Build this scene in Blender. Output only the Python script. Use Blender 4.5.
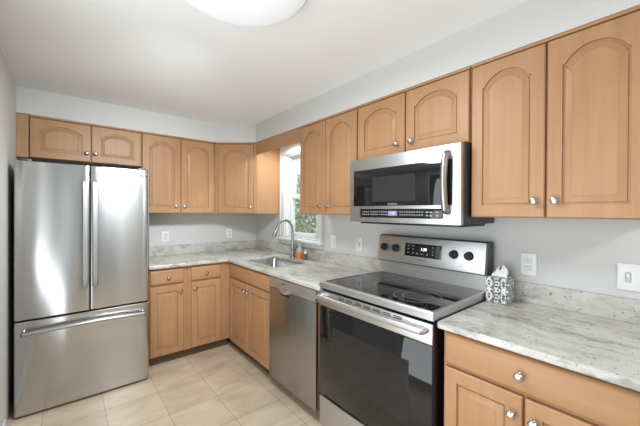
import bpy, bmesh, math, random
from mathutils import Vector, Matrix
random.seed(4)
for o in list(bpy.data.objects): bpy.data.objects.remove(o)
SC = bpy.context.scene
COL = SC.collection
R = math.radians

# ------------------------------------------------------------------ camera, world, lights
cam = bpy.data.cameras.new('camera'); camo = bpy.data.objects.new('camera', cam); COL.objects.link(camo)
cam.sensor_width = 36; cam.lens = 304.99 / 640 * 36; cam.clip_start = .02
_a, _b, _r = R(39.70), R(-.255), R(.295)
_d = Vector((math.sin(_a)*math.cos(_b), math.cos(_a)*math.cos(_b), math.sin(_b)))
_R = Vector((math.cos(_a), -math.sin(_a), 0)); _U = _R.cross(_d)
_R2 = _R*math.cos(_r) + _U*math.sin(_r); _U2 = _U*math.cos(_r) - _R*math.sin(_r)
m = Matrix((_R2, _U2, -_d)).transposed().to_4x4(); m.translation = (-1.8666, -3.5343, 1.3816)
camo.matrix_world = m
SC.camera = camo
w = bpy.data.worlds.new('world'); SC.world = w; w.use_nodes = True
w.node_tree.nodes['Background'].inputs[0].default_value = (.86, .93, 1.0, 1)
w.node_tree.nodes['Background'].inputs[1].default_value = 1.05
def area(name, loc, rot, sx, sy, power, col=(1, 1, 1)):
    l = bpy.data.lights.new(name, 'AREA'); l.shape = 'RECTANGLE'; l.size = sx; l.size_y = sy
    l.energy = power; l.color = col
    o = bpy.data.objects.new(name, l); COL.objects.link(o); o.location = loc; o.rotation_euler = rot
    return o
area('hall_fill', (-2.28, -2.80, 1.05), (0, R(-112), 0), 1.9, 1.25, 22, (.87, .945, 1))  # unseen fill light added at the left opening
SC.view_settings.view_transform = 'Standard'; SC.view_settings.look = 'None'
SC.view_settings.exposure = 0.66; SC.view_settings.gamma = 1; SC.view_settings.use_curve_mapping = False

# ------------------------------------------------------------------ materials
def mat(name, col=(.8, .8, .8), rough=.5, metal=0, **k):
    m = bpy.data.materials.new(name); m.use_nodes = True
    b = m.node_tree.nodes['Principled BSDF']
    b.inputs['Base Color'].default_value = (*col, 1); b.inputs['Roughness'].default_value = rough
    b.inputs['Metallic'].default_value = metal
    for a, v in k.items(): b.inputs[a.replace('_', ' ')].default_value = v
    return m
def N(m, t, **k):
    n = m.node_tree.nodes.new(t)
    for a, v in k.items():
        if a in n.inputs: n.inputs[a].default_value = v
        else: setattr(n, a, v)
    return n
def L(m, a, b): m.node_tree.links.new(a, b)
def ramp(m, stops, fac):
    r = N(m, 'ShaderNodeValToRGB'); e = r.color_ramp.elements
    while len(e) < len(stops): e.new(.5)
    for x, (p, c) in zip(e, stops): x.position = p; x.color = (*c, 1)
    L(m, fac, r.inputs[0]); return r.outputs[0]
def mapped(m, scale, rot=(0, 0, 0), loc=(0, 0, 0), world=False):
    mp = N(m, 'ShaderNodeMapping'); mp.inputs['Scale'].default_value = scale
    mp.inputs['Rotation'].default_value = rot; mp.inputs['Location'].default_value = loc
    if world: L(m, N(m, 'ShaderNodeNewGeometry').outputs['Position'], mp.inputs[0])
    else: L(m, N(m, 'ShaderNodeTexCoord').outputs['Object'], mp.inputs[0])
    return mp.outputs[0]
def bump(m, h, strength=.1, dist=.01):
    b = N(m, 'ShaderNodeBump', Strength=strength, Distance=dist); L(m, h, b.inputs['Height'])
    L(m, b.outputs[0], m.node_tree.nodes['Principled BSDF'].inputs['Normal'])
def bsdf(m): return m.node_tree.nodes['Principled BSDF']

def wood(name, scale, c1, c2):
    m = mat(name, rough=.42, Specular_IOR_Level=.35); v = mapped(m, scale, world=True)
    n = N(m, 'ShaderNodeTexNoise', Scale=1.0, Detail=5, Roughness=.6, Distortion=.4); L(m, v, n.inputs['Vector'])
    n2 = N(m, 'ShaderNodeTexNoise', Scale=2.2, Detail=2); L(m, mapped(m, (1, 1, 1), world=True), n2.inputs['Vector'])
    mx = N(m, 'ShaderNodeMath', operation='ADD'); L(m, n.outputs[0], mx.inputs[0]); L(m, n2.outputs[0], mx.inputs[1])
    h = N(m, 'ShaderNodeMath', operation='MULTIPLY'); h.inputs[1].default_value = .5; L(m, mx.outputs[0], h.inputs[0])
    L(m, ramp(m, [(.36, c1), (.62, c2)], h.outputs[0]), bsdf(m).inputs['Base Color'])
    return m
WC1, WC2 = (.378, .197, .092), (.45, .250, .126)
WV = wood('maple_vertical_grain', (26, 26, 1.6), WC1, WC2)
WH = wood('maple_horizontal_grain', (2, 2, 30), WC1, WC2)
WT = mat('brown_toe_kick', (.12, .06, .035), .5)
WALL = mat('grey_wall_paint', (.62, .615, .595), .7)
CEIL = mat('white_ceiling_paint', (.88, .89, .89), .8)
TRIM = mat('white_trim_paint', (.70, .71, .71), .35)
PLATE = mat('white_plastic', (.82, .82, .80), .35)
SLOT = mat('grey_plastic_slot', (.22, .22, .22), .5)
NICK = mat('polished_nickel', (.50, .49, .47), .25, 1)
CHROME = mat('brushed_nickel', (.36, .355, .34), .28, 1)
BLACK = mat('black_plastic', (.012, .012, .013), .35)
DKGREY = mat('dark_grey_metal', (.09, .09, .092), .42, .6)
GLASSB = mat('black_glass', (.010, .010, .011), .04)
WHITEP = mat('white_print', (.36, .36, .36), .5)
DARKP = mat('dark_print', (.06, .06, .06), .5)
RINGP = mat('grey_burner_print', (.30, .30, .30), .2)
def steel(name, col=(.60, .60, .59), rough=.27, an=.75, wave=.0, rot=.0):
    m = mat(name, col, rough, 1); b = bsdf(m)
    b.inputs['Anisotropic'].default_value = an; b.inputs['Anisotropic Rotation'].default_value = rot
    t = N(m, 'ShaderNodeCombineXYZ', X=.03, Y=.03, Z=1.0); L(m, t.outputs[0], b.inputs['Tangent'])   # brushed across: highlights stretch upright
    if wave:
        n3 = N(m, 'ShaderNodeTexNoise', Scale=1, Detail=1); L(m, mapped(m, (7, 7, 2.5), world=True), n3.inputs['Vector'])
        bump(m, n3.outputs[0], wave, .02)
    return m
STEEL = steel('brushed_steel', (.62, .62, .61), .42, .4)
HSTEEL = steel('handle_steel', (.40, .40, .395), .34, .4)
FSTEEL = steel('brushed_steel_fridge', (.52, .52, .51), .17, .9, .045)
SINKM = steel('sink_steel', (.55, .56, .56), .22, .3)

def granite():
    m = mat('river_white_granite', rough=.16, Specular_IOR_Level=.5)
    # long wavering streaks, roughly along the side wall
    nd = N(m, 'ShaderNodeTexNoise', Scale=1, Detail=4, Roughness=.6); L(m, mapped(m, (3.0, 2.4, 3.0), world=True), nd.inputs['Vector'])
    ad = N(m, 'ShaderNodeVectorMath', operation='MULTIPLY_ADD'); ad.inputs[1].default_value = (3.4, 1.5, 3.4)
    L(m, nd.outputs['Color'], ad.inputs[0]); L(m, mapped(m, (10, 1.9, 13), (0, 0, R(9)), world=True), ad.inputs[2])
    s = N(m, 'ShaderNodeTexNoise', Scale=1, Detail=8, Roughness=.68); L(m, ad.outputs[0], s.inputs['Vector'])
    base = ramp(m, [(.33, (.12, .105, .095)), (.41, (.25, .23, .205)), (.47, (.42, .395, .355)), (.54, (.50, .48, .44)), (.68, (.62, .61, .575))], s.outputs[0])
    # calmer beige cloud patches
    cl = N(m, 'ShaderNodeTexNoise', Scale=9, Detail=5, Roughness=.65); L(m, mapped(m, (1, .6, 1), world=True), cl.inputs['Vector'])
    clc = ramp(m, [(.36, (.47, .445, .395)), (.5, (.59, .57, .515)), (.64, (.67, .65, .605))], cl.outputs[0])
    c2 = N(m, 'ShaderNodeTexNoise', Scale=1.9, Detail=2); L(m, mapped(m, (1, 1, 1), loc=(3.1, 1.6, 2), world=True), c2.inputs['Vector'])
    f = N(m, 'ShaderNodeMapRange'); f.inputs[1].default_value = .40; f.inputs[2].default_value = .62; f.inputs[3].default_value = .05; f.inputs[4].default_value = .70; L(m, c2.outputs[0], f.inputs[0])
    mx = N(m, 'ShaderNodeMix', data_type='RGBA'); L(m, f.outputs[0], mx.inputs['Factor']); L(m, base, mx.inputs['A']); L(m, clc, mx.inputs['B'])
    # dark mineral specks
    sp = N(m, 'ShaderNodeTexNoise', Scale=1, Detail=2, Roughness=.5); L(m, mapped(m, (62, 62, 62), world=True), sp.inputs['Vector'])
    sf = N(m, 'ShaderNodeMapRange'); sf.inputs[1].default_value = .655; sf.inputs[2].default_value = .72; sf.inputs[4].default_value = .85; L(m, sp.outputs[0], sf.inputs[0])
    mx2 = N(m, 'ShaderNodeMix', data_type='RGBA'); L(m, sf.outputs[0], mx2.inputs['Factor']); L(m, mx.outputs['Result'], mx2.inputs['A'])
    mx2.inputs['B'].default_value = (.12, .095, .085, 1)
    L(m, mx2.outputs['Result'], bsdf(m).inputs['Base Color'])
    return m
GRAN = granite()

def tiles():
    m = mat('beige_floor_tile', rough=.33)
    v = mapped(m, (1, 1, 1), loc=(.696 + .323*10, 1.349 + .318*20, 0), world=True)
    br = N(m, 'ShaderNodeTexBrick', offset=0, squash=1)
    for k, x in dict(Scale=1.0).items(): br.inputs[k].default_value = x
    br.inputs['Mortar Size'].default_value = .0022; br.inputs['Mortar Smooth'].default_value = .2
    br.inputs['Brick Width'].default_value = .323; br.inputs['Row Height'].default_value = .318; br.inputs['Bias'].default_value = 0
    br.inputs['Color1'].default_value = (.60, .485, .365, 1); br.inputs['Color2'].default_value = (.54, .43, .32, 1)
    br.inputs['Mortar'].default_value = (.33, .255, .19, 1)
    L(m, v, br.inputs['Vector'])
    n = N(m, 'ShaderNodeTexNoise', Scale=3.5, Detail=6, Roughness=.6, Distortion=.5); L(m, mapped(m, (1, 2.0, 1), world=True), n.inputs['Vector'])
    mx = N(m, 'ShaderNodeMix', data_type='RGBA', blend_type='MULTIPLY'); mx.inputs['Factor'].default_value = 1
    L(m, br.outputs['Color'], mx.inputs['A']); L(m, ramp(m, [(.34, (.84, .82, .80)), (.62, (1.08, 1.08, 1.07))], n.outputs[0]), mx.inputs['B'])
    L(m, mx.outputs['Result'], bsdf(m).inputs['Base Color'])
    iv = N(m, 'ShaderNodeMath', operation='SUBTRACT'); iv.inputs[0].default_value = 1; L(m, br.outputs['Fac'], iv.inputs[1])
    bump(m, iv.outputs[0], .25, .002)
    return m
TILE = tiles()

def pane_mat():
    m = bpy.data.materials.new('window_glass'); m.use_nodes = True; nt = m.node_tree; nt.nodes.clear()
    o = nt.nodes.new('ShaderNodeOutputMaterial'); mx = nt.nodes.new('ShaderNodeMixShader'); t = nt.nodes.new('ShaderNodeBsdfTransparent')
    g = nt.nodes.new('ShaderNodeBsdfGlossy'); g.inputs['Roughness'].default_value = .02; f = nt.nodes.new('ShaderNodeFresnel')
    t.inputs[0].default_value = (.95, .97, .97, 1)
    gm = nt.nodes.new('ShaderNodeNewGeometry'); ml = nt.nodes.new('ShaderNodeMath'); ml.operation = 'MULTIPLY'; iv = nt.nodes.new('ShaderNodeMath'); iv.operation = 'SUBTRACT'; iv.inputs[0].default_value = 1
    nt.links.new(gm.outputs['Backfacing'], iv.inputs[1]); nt.links.new(f.outputs[0], ml.inputs[0]); nt.links.new(iv.outputs[0], ml.inputs[1]); nt.links.new(ml.outputs[0], mx.inputs[0]); nt.links.new(t.outputs[0], mx.inputs[1]); nt.links.new(g.outputs[0], mx.inputs[2]); nt.links.new(mx.outputs[0], o.inputs[0])
    return m
PANE = pane_mat()
def emit(name, col, s, base=(.02, .02, .02), rough=.3):
    m = mat(name, base, rough); b = bsdf(m); b.inputs['Emission Color'].default_value = (*col, 1); b.inputs['Emission Strength'].default_value = s
    return m

# ------------------------------------------------------------------ mesh helpers
class M:
    def __init__(s): s.bm = bmesh.new()
    def verts(s, pts): return [s.bm.verts.new(p) for p in pts]
    def face(s, vs, mi=0):
        try: f = s.bm.faces.new(vs)
        except ValueError: return
        f.material_index = mi; return f
    def box(s, x0, x1, y0, y1, z0, z1, bev=0, seg=2, mi=0):
        x0, x1 = sorted((x0, x1)); y0, y1 = sorted((y0, y1)); z0, z1 = sorted((z0, z1))
        v = s.verts([(x, y, z) for x in (x0, x1) for y in (y0, y1) for z in (z0, z1)])
        fs = [s.face([v[i] for i in q], mi) for q in ((0,1,3,2), (4,6,7,5), (0,4,5,1), (2,3,7,6), (0,2,6,4), (1,5,7,3))]
        if bev:
            es = list({e for f in fs for e in f.edges})
            r = bmesh.ops.bevel(s.bm, geom=es, offset=bev, segments=seg, profile=.5, affect='EDGES')
            for f in r['faces']: f.material_index = mi
        return s
    def fbox(s, F, u0, u1, v0, v1, n0, n1, bev=0, seg=2, mi=0):
        a = len(s.bm.verts); t = M(); t.box(u0, u1, v0, v1, n0, n1, bev, seg, mi)
        mp = {}
        for v in t.bm.verts: mp[v] = s.bm.verts.new(F(*v.co))
        for f in t.bm.faces: s.face([mp[v] for v in f.verts], f.material_index)
        t.bm.free(); return s
    def loops(s, Ls, closed=True, cap0=True, cap1=True, mi=0):
        V = [s.verts(l) for l in Ls]
        for A, B in zip(V, V[1:]):
            n = len(A)
            for i in range(n if closed else n - 1):
                s.face([A[i], A[(i+1) % n], B[(i+1) % n], B[i]], mi)
        if cap0: s.face(V[0][::-1], mi)
        if cap1: s.face(V[-1], mi)
        return s
    def tube(s, pts, r, n=12, caps=True, flat=1.0):
        pts = [Vector(p) for p in pts]; rs = r if isinstance(r, (list, tuple)) else [r]*len(pts)
        Ls = []; up = None
        for i, p in enumerate(pts):
            t = (pts[min(i+1, len(pts)-1)] - pts[max(i-1, 0)]).normalized()
            if up is None:
                up = Vector((0, 0, 1)) if abs(t.z) < .9 else Vector((0, 1, 0))
            a = (up - t*up.dot(t)).normalized(); up = a; b = t.cross(a)
            Ls.append([p + (a*math.cos(2*math.pi*k/n)*flat + b*math.sin(2*math.pi*k/n))*rs[i] for k in range(n)])
        return s.loops(Ls, cap0=caps, cap1=caps)
    def lathe(s, prof, o=(0, 0, 0), ax=(0, 0, 1), n=24, caps=True):
        ax = Vector(ax).normalized(); a = ax.orthogonal().normalized(); b = ax.cross(a); o = Vector(o)
        return s.loops([[o + ax*h + (a*math.cos(2*math.pi*k/n) + b*math.sin(2*math.pi*k/n))*r for k in range(n)] for r, h in prof], cap0=caps, cap1=caps)
    def obj(s, name, mt, parent=None, smooth=30, bevel=0, kind=None):
        bm = s.bm; bmesh.ops.recalc_face_normals(bm, faces=bm.faces)
        lo = [min(v.co[i] for v in bm.verts) for i in range(3)]; hi = [max(v.co[i] for v in bm.verts) for i in range(3)]
        c = Vector(((lo[0]+hi[0])/2, (lo[1]+hi[1])/2, lo[2]))
        for v in bm.verts: v.co -= c
        me = bpy.data.meshes.new(name); bm.to_mesh(me); bm.free()
        for x in (mt if isinstance(mt, (list, tuple)) else [mt]): me.materials.append(x)
        if smooth: me.shade_smooth(); me.set_sharp_from_angle(angle=R(smooth))
        o = bpy.data.objects.new(name, me); COL.objects.link(o); put(o, c, parent)
        if bevel:
            b = o.modifiers.new('bevel', 'BEVEL'); b.width = bevel; b.segments = 3; b.limit_method = 'ANGLE'; b.angle_limit = R(40)
        if kind: o['kind'] = kind
        return o
WPOS = {}
def put(o, c, parent):
    c = Vector(c); WPOS[o.name] = c
    if parent is not None: o.parent = parent; o.location = c - WPOS[parent.name]
    else: o.location = c
def thing(name, loc, label, cat, group=None):
    o = bpy.data.objects.new(name, None); o.empty_display_size = .05; COL.objects.link(o); put(o, loc, None)
    return tag(o, label, cat, group)
def tag(o, label, cat, group=None):
    o['label'] = label; o['category'] = cat
    if group: o['group'] = group
    return o
def frame(o, U, Nn):
    o, U, Nn = Vector(o), Vector(U).normalized(), Vector(Nn).normalized()
    return lambda u, v, n: o + U*u + Vector((0, 0, v)) + Nn*n
FB = frame((0, 0, 0), (1, 0, 0), (0, -1, 0))          # back wall: u = x
FR = frame((0, 0, 0), (0, -1, 0), (-1, 0, 0))         # right wall: u = -y
def text(body, size, F, u, v, n, mt, parent, name, thick=.0004, align='CENTER'):
    c = bpy.data.curves.new(name, 'FONT'); c.body = body; c.size = size; c.align_x = align; c.align_y = 'CENTER'; c.extrude = thick
    t = bpy.data.objects.new('tmp', c); COL.objects.link(t); bpy.context.view_layer.update()
    me = bpy.data.meshes.new_from_object(t.evaluated_get(bpy.context.evaluated_depsgraph_get()))
    b = M(); b.bm.from_mesh(me)
    for x in b.bm.verts: x.co = F(u + x.co.x, v + x.co.y, n + x.co.z)
    bpy.data.objects.remove(t); bpy.data.curves.remove(c); bpy.data.meshes.remove(me)
    return b.obj(name, mt, parent, smooth=0)

# ------------------------------------------------------------------ room shell
XL, YF, ZC, FZ = -2.159, -5.5, 2.309, .030        # FZ: tiled floor level
def struct(b, name, mt, parent=None, **k):
    o = b.obj(name, mt, parent, **k); o['kind'] = 'structure'; return o
struct(M().box(XL-.1, .12, YF-.1, .12, -.06, FZ), 'floor', TILE)
struct(M().box(XL-.1, .12, YF-.1, .12, ZC, ZC+.06), 'ceiling', CEIL)
struct(M().box(XL-.1, .12, 0, .12, 0, ZC), 'wall_back', WALL)
HY0, HY1 = -2.10, -3.48                                 # unseen opening added beside the camera to admit the fill light
b = M(); b.box(XL-.1, XL, HY0, 0, 0, ZC); b.box(XL-.1, XL, YF-.1, HY1, 0, ZC); b.box(XL-.1, XL, HY0, HY1, 2.06, ZC)
struct(b, 'wall_left', WALL)
b = M(); b.box(-4.1, -4.0, -5, -1.2, 0, ZC); b.box(-4.0, XL-.1, -1.3, -1.2, 0, ZC); b.box(-4.0, XL-.1, -5, -4.9, 0, ZC)  # hall box added to enclose the fill opening
struct(b, 'added_hall_wall', WALL)
struct(M().box(-4.1, XL-.1, -5, -1.2, -.06, FZ), 'added_hall_floor', TILE); struct(M().box(-4.1, XL-.1, -5, -1.2, ZC, ZC+.06), 'added_hall_ceiling', CEIL)
b = M(); b.box(XL, XL+.016, HY0+.07, HY0, 0, 2.13); b.box(XL, XL+.016, HY1, HY1-.07, 0, 2.13); b.box(XL, XL+.016, HY0, HY1, 2.06, 2.13); struct(b, 'trim_1', TRIM)  # casing of the added opening
WY0, WY1, WZ0, WZ1 = -.69, -1.255, 1.10, 2.0          # window opening in the right wall
b = M()
b.box(0, .12, 0, WY0, 0, ZC); b.box(0, .12, WY1, YF-.1, 0, ZC); b.box(0, .12, WY0, WY1, 0, WZ0); b.box(0, .12, WY0, WY1, WZ1, ZC)
struct(b, 'wall_right', WALL)
DX0, DX1, DZ0, DZ = -2.06, -1.87, .14, 2.06             # narrow sidelight added behind the camera for a bright fridge reflection
b = M()
b.box(XL, DX0, YF-.1, YF, 0, ZC); b.box(DX1, 0, YF-.1, YF, 0, ZC); b.box(DX0, DX1, YF-.1, YF, DZ, ZC); b.box(DX0, DX1, YF-.1, YF, 0, DZ0)
struct(b, 'wall_front', WALL)
# soffit above the wall cabinets, flush with their fronts
UB, UT, UD = 1.358, 2.100, .305
b = M(); pl = [(XL, 0), (XL, -.322), (-.634, -.322), (-.322, -.597), (-.322, -3.47), (0, -3.47), (0, 0)]
b.loops([[(x, y, UT+.014) for x, y in pl], [(x, y, ZC) for x, y in pl]])
struct(b, 'soffit', WALL)
struct(M().box(XL, XL+.012, HY0+.07, -.9, FZ, FZ+.085, .003), 'baseboard_left', TRIM)
# added sidelight, unseen, there to streak the fridge doors
d = M()
for x0, x1 in ((DX0, DX0+.02), ((DX0+DX1)/2-.025, (DX0+DX1)/2+.025), (DX1-.02, DX1)): d.box(x0, x1, YF-.08, YF-.03, DZ0, DZ)
d.box(DX0, DX1, YF-.08, YF-.03, DZ-.05, DZ); d.box(DX0, DX1, YF-.08, YF-.03, DZ0, DZ0+.05)
d.box(DX0-.06, DX0, YF, YF+.018, DZ0-.06, DZ+.06); d.box(DX1, DX1+.06, YF, YF+.018, DZ0-.06, DZ+.06); d.box(DX0, DX1, YF, YF+.018, DZ, DZ+.06); d.box(DX0, DX1, YF, YF+.018, DZ0-.06, DZ0)
pd = struct(d, 'added_sidelight', TRIM)
struct(M().box(DX0+.015, DX1-.015, YF-.058, YF-.052, DZ0+.04, DZ-.04), 'window_glass', PANE, pd)

# window over the sink
b = M(); c = .085
b.box(-.02, 0, WY0+c, WY0, WZ0-.03, WZ1+c, .003); b.box(-.02, 0, WY1, WY1-c, WZ0-.03, WZ1+c, .003); b.box(-.022, 0, WY0+c, WY1-c, WZ1, WZ1+c, .003)
for y in (WY0+c, WY1-c+.018): b.box(-.028, -.018, y, y-.018, WZ0, WZ1+c, .003)
win = struct(b, 'window_1', TRIM)
struct(M().box(-.055, .10, WY0+c+.02, WY1-c-.02, WZ0-.032, WZ0-.005, .004), 'window_sill', TRIM, win)
struct(M().box(-.014, 0, WY0+c, WY1-c, WZ0-.075, WZ0-.032, .002), 'window_apron', TRIM, win)
b = M()
b.box(0, .12, WY0, WY0-.012, WZ0, WZ1); b.box(0, .12, WY1, WY1+.012, WZ0, WZ1); b.box(0, .12, WY0, WY1, WZ1-.012, WZ1); b.box(0, .12, WY0, WY1, WZ0-.005, WZ0+.008)
for y in (WY0-.012, WY1+.028): b.box(.030, .045, y, y-.016, WZ0, WZ1-.012)
struct(b, 'window_frame', TRIM, win)
def sash(x, z0, z1, name):
    y0, y1, s, b = WY0-.012, WY1+.012, .042, M()
    for q in ((y0, y0-s, z0, z1), (y1+s, y1, z0, z1), (y0-s, y1+s, z0, z0+.05), (y0-s, y1+s, z1-.04, z1)): b.box(x, x+.03, *q, .003)
    o = struct(b, name, TRIM, win)
    struct(M().box(x+.012, x+.017, y0-s+.003, y1+s-.003, z0+.047, z1-.037), 'window_glass', PANE, o)
sash(.048, WZ0+.008, 1.56, 'lower_sash'); sash(.082, 1.52, WZ1-.012, 'upper_sash')

# ------------------------------------------------------------------ cabinet parts
def inset(P, d):
    n = len(P); out = []
    for i in range(n):
        p0, p, p1 = Vector(P[i-1]), Vector(P[i]), Vector(P[(i+1) % n])
        a, c = (p-p0).normalized(), (p1-p).normalized()
        na, nc = Vector((-a.y, a.x)), Vector((-c.y, c.x)); q = na + nc
        if q.length < 1e-6: q = na
        q.normalize(); out.append(tuple(p + q*(d/max(.45, q.dot(na)))))
    return out
def panel_door(b, F, u0, v0, w, h, n0, arch=0, stile=.058, rail=.058, t=.020):
    """raised panel door; arch > 0 gives the cathedral top."""
    s, r = stile, rail; top = h - r - arch
    P = [(s, r), (w-s, r)]; O = [(0, 0), (w, 0)]
    if arch:
        P += [(w-s, top)]; O += [(w, h)]
        K, e = 22, .93; hw = (w-2*s)/2
        for k in range(K+1):
            q = 1 - 2*k/K
            if abs(q) > .999: f = 0; x = e*q
            else: x = e*q; Rr = 1.16; f = (math.sqrt(Rr*Rr - q*q) - math.sqrt(Rr*Rr-1))/(Rr - math.sqrt(Rr*Rr-1))
            P.append((w/2 + x*hw, top + arch*f)); O.append((w/2 + x*hw, h))
        P += [(s, top)]; O += [(0, h)]
    else:
        P += [(w-s, h-r), (s, h-r)]; O += [(w, h), (0, h)]
    O2 = [(min(max(x, .004), w-.004), min(max(y, .004), h-.004)) for x, y in O]
    g = lambda Q, n: [F(u0+x, v0+y, n0+n) for x, y in Q]
    b.loops([g(O, 0), g(O, t-.005), g(O2, t-.0005), g(P, t), g(inset(P, .0012), t-.010), g(inset(P, .0075), t-.0105), g(inset(P, .009), t-.007),
             g(inset(P, .0315), t-.0025), g(inset(P, .0335), t-.0005)])
def slab_front(b, F, u0, v0, w, h, n0, t=.020):
    g = lambda d, n: [F(u0+x, v0+y, n0+n) for x, y in ((d, d), (w-d, d), (w-d, h-d), (d, h-d))]
    b.loops([g(0, 0), g(0, t-.009), g(.003, t-.005), g(.009, t-.001), g(.012, t)])
def knob(F, u, v, n, parent, r=.0155):
    o = F(u, v, n); ax = F(u, v, n+1) - o
    return M().lathe([(.009, 0), (.009, .003), (.0055, .006), (.0055, .013), (.010, .016), (r, .021), (r*1.02, .026), (r*.8, .031), (r*.4, .0335)], o, ax, 14).obj('knob', NICK, parent)
# unseen door added behind the camera as a dark tone in fridge reflections
DOORM = mat('added_door_taupe', (.17, .165, .155), .5)
b = M(); b.box(-1.80, -1.73, YF, YF+.02, 0, 2.13); b.box(-.95, -.88, YF, YF+.02, 0, 2.13); b.box(-1.73, -.95, YF, YF+.02, 2.06, 2.13)
dr1 = struct(b, 'added_door', TRIM)
b = M(); FF = frame((-.95, YF, 0), (-1, 0, 0), (0, 1, 0)); b.fbox(FF, .003, .777, .008, 2.057, .001, .006)
for u in (.10, .42):
    for v, h in ((.15, .75), (1.0, .42), (1.52, .42)): panel_door(b, FF, u, v, .27, h, .005, 0, .02, .02, t=.012)
struct(b, 'added_door_leaf', DOORM, dr1)
struct(M().lathe([(.012, 0), (.012, .03), (.028, .045), (.030, .06), (.015, .07)], FF(.715, 1.0, .006), (0, 1, 0), 18), 'added_door_knob', NICK, dr1)

def wall_cabinet(F, u0, u1, v0, v1, doors, label, ks, group='maple wall cabinets', arch=.058, stile=.052, depth=.305, name='wall_cabinet', rail=.055):
    """doors: list of (u0,u1); ks: knob u for each."""
    t = thing(name, F((u0+u1)/2, v0, 0), label, 'cabinet', group)
    M().fbox(F, u0, u1, v0, v1, .002, depth, .0015, 1).obj('cabinet_body', WV, t)
    M().fbox(F, u0, u1, v1-.001, v1+.012, .002, depth+.019, .002, 1).obj('top_moulding', WH, t)
    for (a, c), k in zip(doors, ks):
        b = M(); panel_door(b, F, a, v0+.003, c-a, v1-v0-.009, depth+.001, arch, stile, rail)
        d = b.obj('door', WV, t, smooth=35)
        knob(F, k[0], k[1], depth+.021, d)
    return t
# over the fridge
wall_cabinet(FB, -2.089, -1.338, 1.785, UT, [(-2.085, -1.711), (-1.705, -1.342)], 'short wide maple cabinet mounted above the refrigerator with two low arched doors',
             [(-1.738, 1.86), (-1.680, 1.86)], arch=.045, stile=.056, rail=.048)
tag(M().fbox(FB, XL+.001, -2.091, 1.785, UT+.01, .002, .322, .001, 1).obj('filler_panel', WV), 'narrow maple filler strip between left wall and the cabinet over the refrigerator', 'panel')
wall_cabinet(FB, -1.336, -.655, UB, UT, [(-1.331, -1.000), (-.992, -.668)], 'tall maple wall cabinet with two arched doors right of the refrigerator, above an outlet',
             [(-1.041, 1.427), (-.962, 1.427)])
# diagonal corner unit
t = thing('corner_cabinet', (-.25, -.25, UB), 'diagonal corner maple wall cabinet with a single arched door, left of the window', 'cabinet', 'maple wall cabinets')
pl = [(-.653, -.002), (-.653, -.305), (-.634, -.306), (-.306, -.594), (-.305, -.597), (-.002, -.597), (-.002, -.002)]
M().loops([[(x, y, UB) for x, y in pl], [(x, y, UT) for x, y in pl]]).obj('cabinet_body', WV, t, smooth=0)
p0, p1 = Vector((-.634, -.306, 0)), Vector((-.306, -.594, 0)); U = (p1-p0); wd = U.length; Nn = Vector((U.y, -U.x, 0)).normalized()
if Nn.x > 0: Nn = -Nn
FD = frame(p0, U, Nn)
M().fbox(FD, .006, wd-.006, UT-.001, UT+.012, -.05, .018, .002, 1).obj('top_moulding', WH, t)
b = M(); panel_door(b, FD, .030, UB+.003, wd-.062, UT-UB-.009, .001, .064, .050, .055); d = b.obj('door', WV, t, smooth=35)
knob(FD, wd-.058, 1.427, .021, d)
M().fbox(FD, .002, .027, UB, UT-.002, -.002, .012, .001, 1).obj('stile', WV, t); M().fbox(FD, wd-.029, wd-.002, UB, UT-.002, -.002, .012, .001, 1).obj('stile', WV, t)
# window valance and the lamp hidden behind it
tag(M().fbox(FR, .60, 1.398, 1.985, UT+.012, .300, .322, .002, 1).obj('window_valance', WH), 'flat horizontal maple valance board bridging the cabinets above the kitchen window', 'valance')
t = thing('valance_lamp', (-.2, -1.0, 2.07), 'slim white lamp fixed under the soffit behind the maple window valance', 'lamp')
M().box(-.235, -.165, -.72, -1.28, 2.085, 2.113, .004).obj('lamp_housing', TRIM, t)
M().box(-.225, -.175, -.73, -1.27, 2.070, 2.085, .006).obj('diffuser', emit('valance_lamp_glow', (1, .93, .80), 1.6, (.8, .8, .8)), t)
l = bpy.data.lights.new('valance_light', 'AREA'); l.shape = 'RECTANGLE'; l.size = .05; l.size_y = .44; l.energy = 4.6; l.color = (.92, 1, .98)
o = bpy.data.objects.new('valance_light', l); COL.objects.link(o); put(o, (-.2, -1.04, 2.066), t)
# right wall run
wall_cabinet(FR, 1.400, 2.072, UB, UT, [(1.405, 1.731), (1.739, 2.067)], 'tall maple wall cabinet with two arched doors between the window and the microwave', [(1.690, 1.427), (1.772, 1.427)])
wall_cabinet(FR, 2.076, 2.840, 1.732, UT, [(2.081, 2.458), (2.466, 2.835)], 'short maple wall cabinet with two arched doors directly above the microwave', [(2.408, 1.792), (2.510, 1.792)], arch=.050, stile=.058, rail=.052)
wall_cabinet(FR, 2.844, 3.460, UB, UT, [(2.849, 3.150), (3.158, 3.455)], 'tall maple wall cabinet with two arched doors, right of the microwave', [(3.118, 1.432), (3.190, 1.432)], stile=.050)

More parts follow.
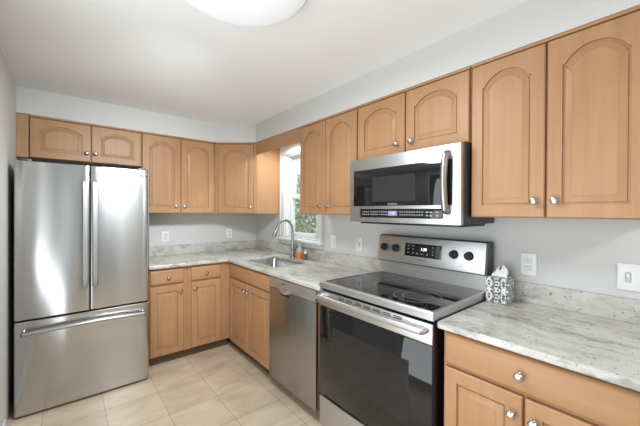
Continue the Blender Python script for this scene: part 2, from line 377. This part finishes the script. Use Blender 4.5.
# ------------------------------------------------------------------ base cabinets
BD = .608
def base_cabinet(F, u0, u1, label, fronts, toe_ext=(0, 0), group='maple base cabinets', depth=BD, hollow=False):
    t = thing('base_cabinet', F((u0+u1)/2, 0, .3), label, 'cabinet', group)
    b = M()
    if hollow:
        b.fbox(F, u0, u1, .112, .130, .004, depth); b.fbox(F, u0, u1, .130, .882, .004, .016); b.fbox(F, u0, u1, .130, .882, depth-.02, depth)
        b.fbox(F, u0, u0+.018, .130, .882, .016, depth-.02); b.fbox(F, u1-.018, u1, .130, .882, .016, depth-.02)
    else: b.fbox(F, u0, u1, .112, .882, .004, depth, .001, 1)
    b.obj('cabinet_body', WV, t)
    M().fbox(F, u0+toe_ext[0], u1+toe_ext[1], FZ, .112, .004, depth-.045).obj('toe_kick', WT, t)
    for kind, a, c, v0, v1, ks in fronts:
        b = M()
        if kind == 'door': panel_door(b, F, a, v0, c-a, v1-v0, depth+.001, 0, .052, .052)
        else: slab_front(b, F, a, v0, c-a, v1-v0, depth+.001)
        d = b.obj({'door': 'door', 'drawer': 'drawer_front', 'false': 'false_drawer_front'}[kind], WV if kind == 'door' else WH, t, smooth=35)
        for k in ks: knob(F, k[0], k[1], depth+.021, d)
    return t
base_cabinet(FB, -1.330, -1.018, 'narrow maple base cabinet with drawer and door beside the refrigerator',
             [('drawer', -1.322, -1.050, .738, .862, [(-1.178, .80)]), ('door', -1.322, -1.050, .122, .722, [(-1.080, .668)])])
base_cabinet(FB, -1.016, -.612, 'narrow maple base cabinet with drawer and door in the inner corner under the counter',
             [('drawer', -.985, -.706, .738, .862, [(-.850, .80)]), ('door', -.985, -.706, .122, .722, [(-.955, .672)])])
base_cabinet(FR, .612, 1.448, 'maple sink base cabinet with false drawer front and two doors left of the dishwasher',
             [('false', .662, 1.442, .742, .868, []), ('door', .662, 1.048, .122, .728, [(1.018, .668)]), ('door', 1.054, 1.442, .122, .728, [(1.084, .668)])], hollow=True, depth=.616)
tag(M().fbox(FR, 2.042, 2.072, FZ, .882, .004, .612, .001, 1).obj('end_panel', WV), 'thin vertical maple end panel between the dishwasher and the range', 'panel')
base_cabinet(FR, 2.866, 3.47, 'maple base cabinet with one wide drawer and two doors, right of the range',
             [('drawer', 2.878, 3.460, .742, .872, [(3.160, .806)]), ('door', 2.878, 3.166, .122, .728, [(3.136, .660)]), ('door', 3.174, 3.460, .122, .728, [(3.204, .660)])])

# ------------------------------------------------------------------ counters
SX0, SX1, SY0, SY1 = -.530, -.155, -.735, -1.335
def slab(cells, z0, z1):
    b = M(); V = {}
    def v(x, y, z): return V.setdefault((round(x, 4), round(y, 4), z), None) or V.__setitem__((round(x, 4), round(y, 4), z), b.bm.verts.new((x, y, z))) or V[(round(x, 4), round(y, 4), z)]
    edges = {}
    for x0, x1, y0, y1 in cells:
        c = [(x0, y0), (x1, y0), (x1, y1), (x0, y1)]
        b.face([v(*p, z1) for p in c]); b.face([v(*p, z0) for p in c[::-1]])
        for i in range(4): edges.setdefault(frozenset((c[i], c[(i+1) % 4])), []).append((c[i], c[(i+1) % 4]))
    for e in edges.values():
        if len(e) == 1: p, q = e[0]; b.face([v(*p, z0), v(*q, z0), v(*q, z1), v(*p, z1)])
    return b
CD, YE = -.642, -2.072
CL = -.650
xs = [-1.334, CL, SX0, SX1, -.002]; ys = [-.002, CL, SY0, SY1, YE]
cells = []
for i in range(4):
    for j in range(4):
        if i == 0 and j > 0: continue
        if i == 2 and j == 2: continue
        cells.append((xs[i], xs[i+1], ys[j], ys[j+1]))
t = thing('countertop', (-.4, -.4, .884), 'L-shaped pale grey granite countertop around the sink with low backsplash', 'countertop', 'granite countertops')
slab(cells, .883, .914).obj('slab', GRAN, t, bevel=.006)
M().box(-1.334, -.002, -.002, -.022, .914, 1.016, .002, 1).obj('backsplash', GRAN, t)
M().box(-.022, -.002, -.0225, YE, .914, 1.016, .002, 1).obj('backsplash', GRAN, t)
t = thing('countertop', (-.3, -3.15, .884), 'straight granite countertop with dark streaks right of the range, holding a tissue box', 'countertop', 'granite countertops')
M().box(CD, -.002, -2.850, -3.50, .883, .914).obj('slab', GRAN, t, bevel=.006)
M().box(-.022, -.002, -2.850, -3.50, .914, 1.016, .002, 1).obj('backsplash', GRAN, t)

# ------------------------------------------------------------------ sink, faucet, bottles
t = thing('kitchen_sink', ((SX0+SX1)/2, (SY0+SY1)/2, .70), 'stainless steel undermount sink sunk into the granite below the window', 'sink')
def rrect(x0, x1, y0, y1, r, z, k=5):
    x0, x1 = sorted((x0, x1)); y0, y1 = sorted((y0, y1)); o = []
    for cx, cy, a0 in ((x1-r, y1-r, 0), (x0+r, y1-r, 90), (x0+r, y0+r, 180), (x1-r, y0+r, 270)):
        for i in range(k+1): a = R(a0 + 90*i/k); o.append((cx + r*math.cos(a), cy + r*math.sin(a), z))
    return o
b = M(); q = (SX0, SX1, SY0, SY1)
def ins(d): return (SX0+d, SX1-d, SY0-d, SY1+d)
b.loops([rrect(*ins(-.02), .03, .8825), rrect(*ins(.002), .03, .8825), rrect(*ins(.006), .03, .875), rrect(*ins(.016), .04, .72), rrect(*ins(.035), .045, .700), rrect(*ins(.12), .03, .697)], cap0=False)
b.obj('basin', SINKM, t, smooth=45)
M().lathe([(.042, 0), (.042, .003), (.034, .004), (.030, .001)], ((SX0+SX1)/2, (SY0+SY1)/2, .6972), n=20).obj('drain', CHROME, t)
t = thing('faucet', (-.118, -1.0, .914), 'brushed nickel gooseneck faucet standing behind the sink before the window', 'faucet')
M().lathe([(.028, 0), (.028, .006), (.023, .012), (.021, .05), (.021, .135), (.017, .150), (.0135, .160)], (-.118, -1.0, .9148), n=20).obj('faucet_body', CHROME, t)
P = [(-.118, -1.0, 1.07), (-.118, -1.0, 1.13), (-.118, -1.0, 1.19)]
for k in range(1, 13):
    a = R(180*k/12*.94); P.append((-.118 - .085*(1-math.cos(a)), -1.0 + .012*(1-math.cos(a)), 1.19 + .105*math.sin(a)))
M().tube(P, .0125, 12).obj('gooseneck_spout', CHROME, t)
e = Vector(P[-1]); dr = (Vector(P[-1]) - Vector(P[-2])).normalized(); dr = (dr + Vector((-.25, 0, 0))).normalized()
M().tube([e - dr*.012, e + dr*.005, e + dr*.03, e + dr*.072, e + dr*.078], [.0135, .015, .0175, .020, .017], 14).obj('spray_head', CHROME, t)
M().tube([(-.118, -1.015, 1.005), (-.118, -1.038, 1.005), (-.118, -1.046, 1.012), (-.117, -1.052, 1.06), (-.116, -1.058, 1.105)], [.016, .015, .011, .0075, .006], 12).obj('lever_handle', CHROME, t)
t = thing('soap_bottle', (-.095, -1.085, .914), 'clear pump bottle of orange dish soap standing right of the faucet', 'bottle')
ORG = mat('orange_soap', (.80, .20, .045), .25); CLR = mat('clear_plastic', (.66, .66, .69), .15, 0, Transmission_Weight=.45)
M().lathe([(.026, 0), (.029, .004), (.029, .066)], (-.095, -1.085, .9145), n=20).obj('liquid', ORG, t)
M().lathe([(.029, .066), (.029, .080), (.022, .105), (.012, .128), (.011, .136)], (-.095, -1.085, .9145), n=20).obj('bottle_shoulder', CLR, t)
b = M().lathe([(.013, .136), (.013, .147), (.005, .149), (.005, .162), (.010, .163), (.010, .170)], (-.095, -1.085, .9145), n=14)
b.tube([(-.095, -1.085, 1.081), (-.125, -1.085, 1.080), (-.130, -1.085, 1.074)], .004, 8); b.obj('pump', mat('grey_pump', (.40, .40, .40), .4), t)
t = thing('dispenser_bottle', (-.075, -1.155, .914), 'small dark grey bottle with a white cap beside the orange soap', 'bottle')
M().lathe([(.020, 0), (.023, .004), (.023, .012), (.014, .024), (.013, .034), (.021, .046), (.021, .052), (.013, .056)], (-.075, -1.155, .9145), n=18).obj('bottle', mat('grey_bottle', (.13, .12, .115), .3), t)
M().lathe([(.014, .056), (.014, .066), (.007, .074), (.005, .092), (.002, .094)], (-.075, -1.155, .9145), n=14).obj('cap', PLATE, t)

# ------------------------------------------------------------------ dishwasher
t = thing('dishwasher', (-.3, -1.745, 0), 'stainless steel dishwasher with a pocket handle between sink cabinet and range', 'dishwasher')
M().fbox(FR, 1.452, 2.038, .10, .878, .03, .60, .002, 1).obj('tub_body', DKGREY, t)
M().fbox(FR, 1.455, 2.036, FZ, .10, .05, .55).obj('kick_plate', BLACK, t)
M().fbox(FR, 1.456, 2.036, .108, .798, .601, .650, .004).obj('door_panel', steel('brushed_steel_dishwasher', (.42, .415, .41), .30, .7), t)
# control strip with the scooped pocket grip under it
b = M(); K = 24; rows = []
for k in range(K+1):
    u = 1.456 + .58*k/K; q = max(0, 1 - abs((u - 1.672)/.062)**3); z0 = .803 - .022*q
    rows.append([FR(u, z0 + .004*(q > 0), .602), FR(u, z0, .652 + .010*q), FR(u, z0+.012, .657 + .010*q), FR(u, .835, .6535), FR(u, .874, .6515), FR(u, .876, .602)])
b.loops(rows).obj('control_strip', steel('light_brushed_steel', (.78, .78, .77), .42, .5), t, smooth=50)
M().fbox(FR, 1.612, 1.732, .762, .782, .645, .6515, .004).obj('grip_recess', BLACK, t)
text('SAMSUNG', .012, FR, 1.660, .850, .6536, DARKP, t, 'badge')

# ------------------------------------------------------------------ range
t = thing('kitchen_range', (-.36, -2.46, 0), 'freestanding stainless steel electric range with black glass cooktop and oven door', 'range')
RA, RB = 2.082, 2.843
M().fbox(FR, RA+.004, RB-.004, .05, .905, .03, .630, .002, 1).obj('oven_body', BLACK, t)
for u in (RA+.06, RB-.06):
    for n in (.09, .55): M().lathe([(.018, FZ), (.018, .05)], FR(u, 0, n), n=10).obj('foot', BLACK, t)
b = M(); F = FR          # cooktop frame: stainless trim around the glass
def ring(b, o, i, z0, z1, zi):
    b.loops([[F(*p, ) for p in ((o[0], z0, o[2]), (o[1], z0, o[2]), (o[1], z0, o[3]), (o[0], z0, o[3]))],
             [F(*p) for p in ((o[0], z1-.006, o[2]), (o[1], z1-.006, o[2]), (o[1], z1-.006, o[3]), (o[0], z1-.006, o[3]))],
             [F(*p) for p in ((o[0]+.004, z1, o[2]+.004), (o[1]-.004, z1, o[2]+.004), (o[1]-.004, z1, o[3]-.006), (o[0]+.004, z1, o[3]-.006))],
             [F(*p) for p in ((i[0], z1, i[2]), (i[1], z1, i[2]), (i[1], z1, i[3]), (i[0], z1, i[3]))],
             [F(*p) for p in ((i[0]+.002, zi, i[2]+.002), (i[1]-.002, zi, i[2]+.002), (i[1]-.002, zi, i[3]-.002), (i[0]+.002, zi, i[3]-.002))]], cap1=False)
ring(b, (RA, RB, .06, .662), (RA+.016, RB-.016, .085, .640), .914, .951, .9475)
b.obj('cooktop_trim', STEEL, t)
gl = M().fbox(FR, RA+.017, RB-.017, .930, .9485, .086, .639).obj('cooktop_glass', GLASSB, t)
def burner(u, n, rs):
    b = M(); o = F(u, .9485, n)
    for r in rs: b.lathe([(r-.0018, .0), (r-.0018, .0005), (r+.0004, .0005), (r+.0004, 0)], o, n=56, caps=False)
    b.obj('burner_ring', RINGP, gl)
burner(2.275, .49, (.085,)); burner(2.645, .47, (.118, .075)); burner(2.275, .225, (.075,)); burner(2.655, .215, (.09,)); burner(2.462, .19, (.05,))
# band with vents, door, drawer
b = M().fbox(FR, RA+.004, RB-.004, .902, .914, .60, .640).obj('vent_gap', BLACK, t)
d = M().fbox(FR, RA+.002, RB-.002, .260, .899, .632, .652, .004).obj('oven_door', BLACK, t)
b = M().fbox(FR, RA+.002, RB-.002, .808, .899, .650, .664, .004); b.obj('door_band', STEEL, d)
b = M()
for k in range(7):
    u = RA + .175 + k*.064
    b.fbox(FR, u, u+.046, .878, .882, .662, .6655); b.fbox(FR, u, u+.046, .887, .891, .662, .6655)
b.obj('vent_slots', BLACK, d)
M().fbox(FR, RA+.004, RB-.004, .268, .804, .650, .660, .003).obj('door_glass', GLASSB, d)
M().fbox(FR, RA+.12, RB-.12, .40, .70, .6595, .6602).obj('window_mesh', mat('oven_window', (.014, .014, .015), .04), d)
b = M(); P = [FR(RA+.028, .870, .660), FR(RA+.03, .870, .692)]
for k in range(13):
    q = k/12; P.append(FR(RA+.034 + (RB-RA-.068)*q, .870, .702 + .008*math.sin(math.pi*q)))
P += [FR(RB-.03, .870, .692), FR(RB-.028, .870, .660)]
b.tube(P, .0145, 12); b.obj('door_handle', STEEL, d)
M().fbox(FR, RA+.002, RB-.002, .07, .252, .632, .660, .006).obj('storage_drawer', STEEL, t)
# back guard
def prof(b, pts, u0, u1):
    return b.loops([[FR(u0, v, n) for n, v in pts], [FR(u1, v, n) for n, v in pts]])
prof(M(), [(.03, .94), (.088, .94), (.086, 1.034), (.03, 1.034)], RA+.012, RB-.004).obj('riser_panel', STEEL, t)
prof(M(), [(.032, 1.034), (.110, 1.034), (.086, 1.212), (.078, 1.218), (.032, 1.218)], RA-.006+.012, RB-.002).obj('guard_housing', DKGREY, t, bevel=.002)
A, B2 = Vector((.112, 1.040)), Vector((.087, 1.212)); S = (B2-A); sl = S.length; S.normalize(); NN = Vector((S.y, -S.x))
def FG(u, v, n):           # panel frame: u along the wall, v up the slope, n out
    q = A + S*v + NN*n; return FR(u, q.y, q.x)
cp = M().fbox(FG, RA+.004, RB-.012, 0, sl, -.004, .004, .0025).obj('control_panel', STEEL, t)
b = M().fbox(FG, RA+.232, RB-.268, .050, .135, .004, .0055, .001).obj('display_glass', GLASSB, t)
text('1:38', .024, FG, RA+.372, .100, .0058, emit('clock_glow', (.85, .93, 1), 2.2), b, 'clock_digits')
for i, (u, v, w_) in enumerate([(.252, .118, .012), (.288, .118, .012), (.252, .098, .012), (.288, .098, .012), (.252, .073, .014), (.288, .073, .014), (.318, .071, .014), (.352, .070, .018), (.392, .070, .012), (.432, .118, .006), (.432, .072, .010), (.432, .090, .008)]):
    M().fbox(FG, RA+u, RA+u+w_, v-.003, v+.003, .0055, .0058).obj('touch_key', WHITEP, b, smooth=0)
M().fbox(FG, RA+.455, RA+.484, .058, .128, .0055, .0058, .0).obj('keypad', mat('keypad_grey', (.10, .10, .10), .3), b)
text('SAMSUNG', .014, FG, RA+.362, .030, .0043, DARKP, cp, 'badge')
for u in (.060, .158, .572, .660):
    o_ = FG(RA+u, .092, .004); ax = FG(RA+u, .092, 1.004) - o_
    kb = M().lathe([(.026, 0), (.026, .004), (.0235, .006), (.022, .022), (.019, .025)], o_, ax, 28).obj('control_knob', BLACK, t)
    M().fbox(FG, RA+u-.0045, RA+u+.0045, .092-.021, .092+.021, .026, .036, .002).obj('knob_grip', BLACK, kb)
for u, v in ((.060, .128), (.158, .128), (.572, .132), (.660, .132), (.630, .118), (.690, .118), (.572, .056), (.660, .056), (.612, .030), (.622, .032)):
    M().fbox(FG, RA+u-.003, RA+u+.003, v-.0015, v+.0015, .004, .0044).obj('dial_mark', DARKP, cp, smooth=0)

# ------------------------------------------------------------------ microwave
t = thing('microwave_oven', (-.2, -2.46, 1.33), 'stainless steel over-the-range microwave with black window mounted above the stove', 'microwave')
MA, MB, MZ0, MZ1 = 2.083, 2.836, 1.318, 1.722
M().fbox(FR, MA, MB, MZ0+.004, MZ1, .006, .372, .002, 1).obj('microwave_body', DKGREY, t)
M().fbox(FR, MA+.06, MB-.03, MZ0-.012, MZ0+.004, .05, .360, .003).obj('vent_base', BLACK, t)
d = M().fbox(FR, MA, MB, MZ0, MZ1, .374, .404, .004).obj('front_panel', STEEL, t)
M().fbox(FR, MA+.040, MB-.042, 1.418, 1.648, .4025, .4065, .002).obj('door_window', GLASSB, d)
M().fbox(FR, MA+.20, MB-.25, 1.445, 1.595, .4062, .4069).obj('window_mesh', mat('microwave_mesh', (.022, .022, .022), .05), d)
cp = M().fbox(FR, MA+.10, MB-.088, 1.347, 1.400, .4025, .4065, .001).obj('keypad_panel', GLASSB, t)
M().fbox(FR, MA+.320, MA+.385, 1.360, 1.388, .4064, .4069).obj('display', emit('display_glow', (.50, .50, .80), .45), cp)
text('1:38', .020, FR, MA+.352, 1.374, .407, emit('display_digit_glow', (.80, .82, 1), .9), cp, 'clock_digits')
for g0, nn in ((.118, 4), (.190, 4), (.256, 4), (.402, 10)):
    for i in range(nn):
        for v in (1.366, 1.382):
            M().fbox(FR, MA+g0+i*.0155, MA+g0+i*.0155+.009, v-.0025, v+.0025, .4064, .4068).obj('touch_key', WHITEP, cp, smooth=0)
for u in (.570, .590, .626): 
    for v in (1.364, 1.382): M().fbox(FR, MA+u, MA+u+.013, v-.004, v+.003, .4064, .4068).obj('touch_key', WHITEP, cp, smooth=0)
text('SAMSUNG', .015, FR, MA+.352, 1.4275, .4068, WHITEP, d, 'badge')
P = [FR(MB-.064, 1.383, .404), FR(MB-.064, 1.388, .428)]
for k in range(9):
    q = k/8; P.append(FR(MB-.064, 1.395 + .270*q, .436 + .016*math.sin(math.pi*q)))
P += [FR(MB-.064, 1.672, .428), FR(MB-.064, 1.677, .404)]
M().tube(P, .0165, 12).obj('door_handle', HSTEEL, d)

# ------------------------------------------------------------------ refrigerator
t = thing('refrigerator', (-1.742, -.4, 0), 'stainless steel french door refrigerator with bottom freezer, standing against the left wall', 'refrigerator')
FX0, FX1, FY = -2.126, -1.357, -.795
M().box(FX0+.006, FX1-.006, -.06, -.715, .05, 1.690, .004).obj('case', DKGREY, t)
M().box(FX0+.03, FX1-.03, -.62, -.712, FZ, .05).obj('toe_grille', BLACK, t)
def bow_door(x0, x1, z0, z1, round0, round1):
    """slightly bowed front, side edges rolled."""
    def yy(x):
        s = (x-FX0)/(FX1-FX0); return FY - .005*(1-(2*s-1)**2) + .003
    pts = [(x0, -.722)]
    K = 14
    def edge(x, sgn, r):
        return [(x + sgn*r*(1-math.cos(R(a))), yy(x+sgn*r) + r*(1-math.sin(R(a)))*.8) for a in (0, 22, 45, 68, 90)]
    pts += edge(x0, 1, .010 if round0 else .006)
    pts += [(x0 + (x1-x0)*(.08 + .84*k/K), yy(x0 + (x1-x0)*(.08 + .84*k/K))) for k in range(K+1)]
    pts += edge(x1, -1, .022 if round1 else .006)[::-1]
    pts += [(x1, -.722)]
    c = ((x0+x1)/2, -.76)
    sh = lambda d: [(x + (c[0]-x)*d/abs((x1-x0)/2), y + (c[1]-y)*d/.04) for x, y in pts]
    return M().loops([[(x, y, z0) for x, y in sh(.004)], [(x, y, z0+.004) for x, y in pts], [(x, y, z1-.004) for x, y in pts], [(x, y, z1) for x, y in sh(.004)]])
XM = -1.7375
dl = bow_door(FX0, XM-.003, .666, 1.703, 1, 0).obj('left_door', FSTEEL, t, smooth=40)
dr_ = bow_door(XM+.003, FX1, .666, 1.703, 0, 1).obj('right_door', FSTEEL, t, smooth=40)
fd = bow_door(FX0, FX1, .046, .654, 1, 1).obj('freezer_drawer', FSTEEL, t, smooth=40)
M().box(FX0+.01, FX1-.01, -.70, -.745, .655, .665).obj('door_gasket', BLACK, t)
for d_, x in ((dl, -1.766), (dr_, -1.710)):
    y = FY-.005
    b = M(); hw = .0165
    Ls = [[(x-hw, yy, z), (x-hw+.004, yy-.005, z), (x+hw-.004, yy-.005, z), (x+hw, yy, z), (x+hw, yy+.010, z), (x-hw, yy+.010, z)] for yy, z in
          ((y-.034, .842), (y-.040, .852), (y-.043, .90), (y-.045, 1.2), (y-.043, 1.53), (y-.040, 1.580), (y-.034, 1.590))]
    b.loops(Ls)
    for z in (.862, 1.545): b.box(x-.010, x+.010, y+.004, y-.034, z, z+.025, .002)
    b.obj('door_handle', HSTEEL, d_)
P = [(FX0+.040, FY-.002, .578), (FX0+.042, FY-.035, .580)]
for k in range(15):
    q = k/14; P.append((FX0+.047 + (FX1-FX0-.094)*q, FY-.047-.010*math.sin(math.pi*q), .585 + .012*math.sin(math.pi*q)))
P += [(FX1-.042, FY-.035, .580), (FX1-.040, FY-.002, .578)]
M().tube(P, .0125, 12).obj('drawer_handle', HSTEEL, fd)
for x in (FX0+.05, FX1-.05): M().box(x-.03, x+.03, -.66, -.76, 1.7035, 1.720, .004).obj('hinge_cover', DKGREY, t)
text('SAMSUNG', .018, frame((0, 0, 0), (1, 0, 0), (0, -1, 0)), -1.405, 1.655, -FY+.0008, DARKP, dr_, 'badge')

# ------------------------------------------------------------------ outlets and switches
def wall_plate(F, u, v, kind, label, name, w=.072, h=.116):
    t = thing(name, F(u, v-h/2, 0), label, 'outlet' if kind == 'duplex' else 'switch', 'white wall plates')
    M().fbox(F, u-w/2, u+w/2, v-h/2, v+h/2, .0005, .007, .003).obj('cover_plate', PLATE, t)
    if kind == 'duplex':
        for s in (-1, 1):
            so = M().fbox(F, u-.017, u+.017, v+s*.0195-.014, v+s*.0195+.014, .006, .0085, .004).obj('socket', mat('socket_white', (.74, .74, .72), .4), t)
            b = M()
            for q in (-.0065, .0065): b.fbox(F, u+q-.0012, u+q+.0012, v+s*.0195-.001, v+s*.0195+.008, .0083, .0088)
            b.fbox(F, u-.002, u+.002, v+s*.0195-.009, v+s*.0195-.005, .0083, .0088); b.obj('slots', SLOT, so)
    elif kind == 'rocker':
        M().fbox(F, u-.017, u+.017, v-.034, v+.034, .006, .010, .002).obj('rocker', mat('rocker_white', (.76, .76, .74), .35), t)
    else:
        M().fbox(F, u-.009, u+.009, v-.022, v+.022, .006, .0085, .004).obj('toggle_surround', mat('surround_grey', (.60, .60, .60), .4), t)
        M().fbox(F, u-.005, u+.005, v+.000, v+.016, .008, .020, .002).obj('toggle', PLATE, t)
wall_plate(FB, -1.062, 1.108, 'duplex', 'white duplex outlet on the back wall, beside the refrigerator', 'wall_outlet')
wall_plate(FB, -.358, 1.112, 'duplex', 'white outlet on the back wall under the corner cabinet', 'wall_outlet')
wall_plate(FR, 1.486, 1.108, 'rocker', 'white switch plate on the right wall, next to the window casing', 'wall_switch')
wall_plate(FR, 1.803, 1.112, 'toggle', 'white switch plate on the right wall, just left of the range control panel', 'wall_switch')
wall_plate(FR, 3.005, 1.112, 'duplex', 'white duplex outlet behind the tissue box, right of the range', 'wall_outlet')
wall_plate(FR, 3.374, 1.106, 'toggle', 'white switch plate with grey oval toggle, at the far right picture edge', 'wall_switch')

# ------------------------------------------------------------------ tissue box
t = thing('tissue_box', (-.102, -2.903, .9145), 'grey and white damask cube tissue box on the counter beside the range', 'tissue box')
def damask():
    m = mat('grey_damask_paper', rough=.6)
    tc = N(m, 'ShaderNodeTexCoord'); sp = N(m, 'ShaderNodeSeparateXYZ'); L(m, tc.outputs['Object'], sp.inputs[0])
    def mirror(sock, off):
        a = N(m, 'ShaderNodeMath', operation='SUBTRACT'); L(m, sock, a.inputs[0]); a.inputs[1].default_value = off
        p = N(m, 'ShaderNodeMath', operation='PINGPONG'); p.inputs[1].default_value = .034
        L(m, a.outputs[0], p.inputs[0]); return p.outputs[0]
    cb = N(m, 'ShaderNodeCombineXYZ')
    for i, s in enumerate('XYZ'): L(m, mirror(sp.outputs[s], (0, 0, .065)[i]), cb.inputs[i])
    n = N(m, 'ShaderNodeTexNoise', Scale=105, Detail=0, Distortion=.9); L(m, cb.outputs[0], n.inputs['Vector'])
    L(m, ramp(m, [(.495, (.13, .13, .125)), (.515, (.78, .78, .75))], n.outputs[0]), bsdf(m).inputs['Base Color'])
    return m
cR, rotz = Vector((-.102, -2.903, .9145)), R(3)
def FT(u, v, n):
    c, s = math.cos(rotz), math.sin(rotz); return cR + Vector((-n*c + u*s, -n*s - u*c, v))
b = M().fbox(FT, -.053, .053, 0, .126, -.050, .050, .002, 1).obj('carton', damask(), t)
b = M(); K = 16; Ls = []
for j in range(6):
    q = j/5; l_ = []
    for k in range(K):
        a = 2*math.pi*k/K; r = (.030 - .012*q)*(1 + .35*math.sin(3*a + 2*q) + .18*math.sin(7*a + 4*q)) * (1 if j < 5 else .55)
        l_.append(FT(r*math.cos(a) + .006*q, .1295 + .048*q + .007*math.sin(2*a+1)*q*2, r*.7*math.sin(a)))
    Ls.append(l_)
b.loops(Ls).obj('tissue', mat('white_tissue', (.86, .86, .85), .8), t, smooth=40)

# ------------------------------------------------------------------ ceiling lights
def ceiling_light(x, y, label, power, glow, side=0):
    t = thing('ceiling_light', (x, y, ZC), label, 'ceiling light', 'round flush ceiling lights')
    M().lathe([(.288, ZC-.001), (.288, ZC-.014), (.270, ZC-.016)], (x, y, 0), n=48).obj('mounting_ring', TRIM, t)
    l = bpy.data.lights.new('lamp', 'AREA'); l.shape = 'DISK'; l.size = .44; l.energy = power; l.color = (.87, .945, 1)
    o = bpy.data.objects.new('lamp', l); COL.objects.link(o); put(o, (x, y, ZC-.092), t)
    if side:                                            # extra area light added by the dome to brighten the back cabinets
        l = bpy.data.lights.new('side_fill', 'AREA'); l.shape = 'RECTANGLE'; l.size = .4; l.size_y = .2; l.energy = side; l.color = (.87, .945, 1)
        o = bpy.data.objects.new('side_fill', l); COL.objects.link(o); put(o, (x, y+.24, ZC-.16), t); o.rotation_euler = (R(61), 0, R(2)); l.spread = R(96)
    g = emit('frosted_dome_glow', (.87, .945, 1), glow, (.70, .71, .72), .4)
    M().lathe([(.280, ZC-.015), (.277, ZC-.026), (.250, ZC-.047), (.19, ZC-.070), (.10, ZC-.085), (.0, ZC-.088)][:-1], (x, y, 0), n=48).obj('glass_dome', g, t, smooth=60)
ceiling_light(-1.345, -2.40, 'round white frosted flush dome light on the ceiling over the floor', 13, .24, 6.2)
ceiling_light(-1.10, -4.75, 'round white flush dome light added on the ceiling behind the viewpoint as fill', 10, 8)  # fixture added out of view to light the rear of the room

# ------------------------------------------------------------------ garden outside the window
gr = M().box(.3, 9, -3, 9, -.5, -.3); o = gr.obj('garden_lawn', mat('lawn_green', (.16, .25, .07), .9)); o['kind'] = 'structure'
LEAF = mat('garden_leaf', rough=.6)
nn = N(LEAF, 'ShaderNodeTexNoise', Scale=9); L(LEAF, N(LEAF, 'ShaderNodeNewGeometry').outputs['Position'], nn.inputs['Vector'])
L(LEAF, ramp(LEAF, [(.33, (.15, .20, .09)), (.48, (.36, .41, .25)), (.62, (.66, .66, .56))], nn.outputs[0]), bsdf(LEAF).inputs['Base Color'])
BARK = mat('pale_bark', (.42, .38, .32), .8)
for i, (x, y, lab) in enumerate([(1.9, 1.05, 'leafy green garden shrub outside the window, nearest the right window edge'), (2.15, 2.35, 'leafy green garden shrub seen through the lower window pane'), (2.5, 3.65, 'leafy green garden shrub outside the window, furthest left')]):
    t = thing('garden_shrub', (x, y, -.3), lab, 'shrub', 'garden shrubs outside the window')
    b = M()
    for k in range(5):
        a = random.uniform(0, 6.3); b.tube([(x, y, -.3), (x + .15*math.cos(a), y + .15*math.sin(a), .7), (x + .4*math.cos(a), y + .4*math.sin(a), 2.0)], [.035, .025, .012], 7)
    b.obj('stems', BARK, t)
    b = M()
    for k in range(2600):
        a, rr, z = random.uniform(0, 6.3), .62*math.sqrt(random.random()), random.uniform(-.1, 2.1)
        c = Vector((x + rr*math.cos(a), y + rr*math.sin(a), z)); q = Vector([random.gauss(0, 1) for _ in range(3)]).normalized(); p = q.orthogonal().normalized(); s_ = q.cross(p)
        ln = random.uniform(.04, .08)
        b.face(b.verts([c - p*ln, c + s_*ln*.35 + q*.006, c + p*ln, c - s_*ln*.35 + q*.006]))
    o = b.obj('foliage', LEAF, t, smooth=0); o['kind'] = 'stuff'
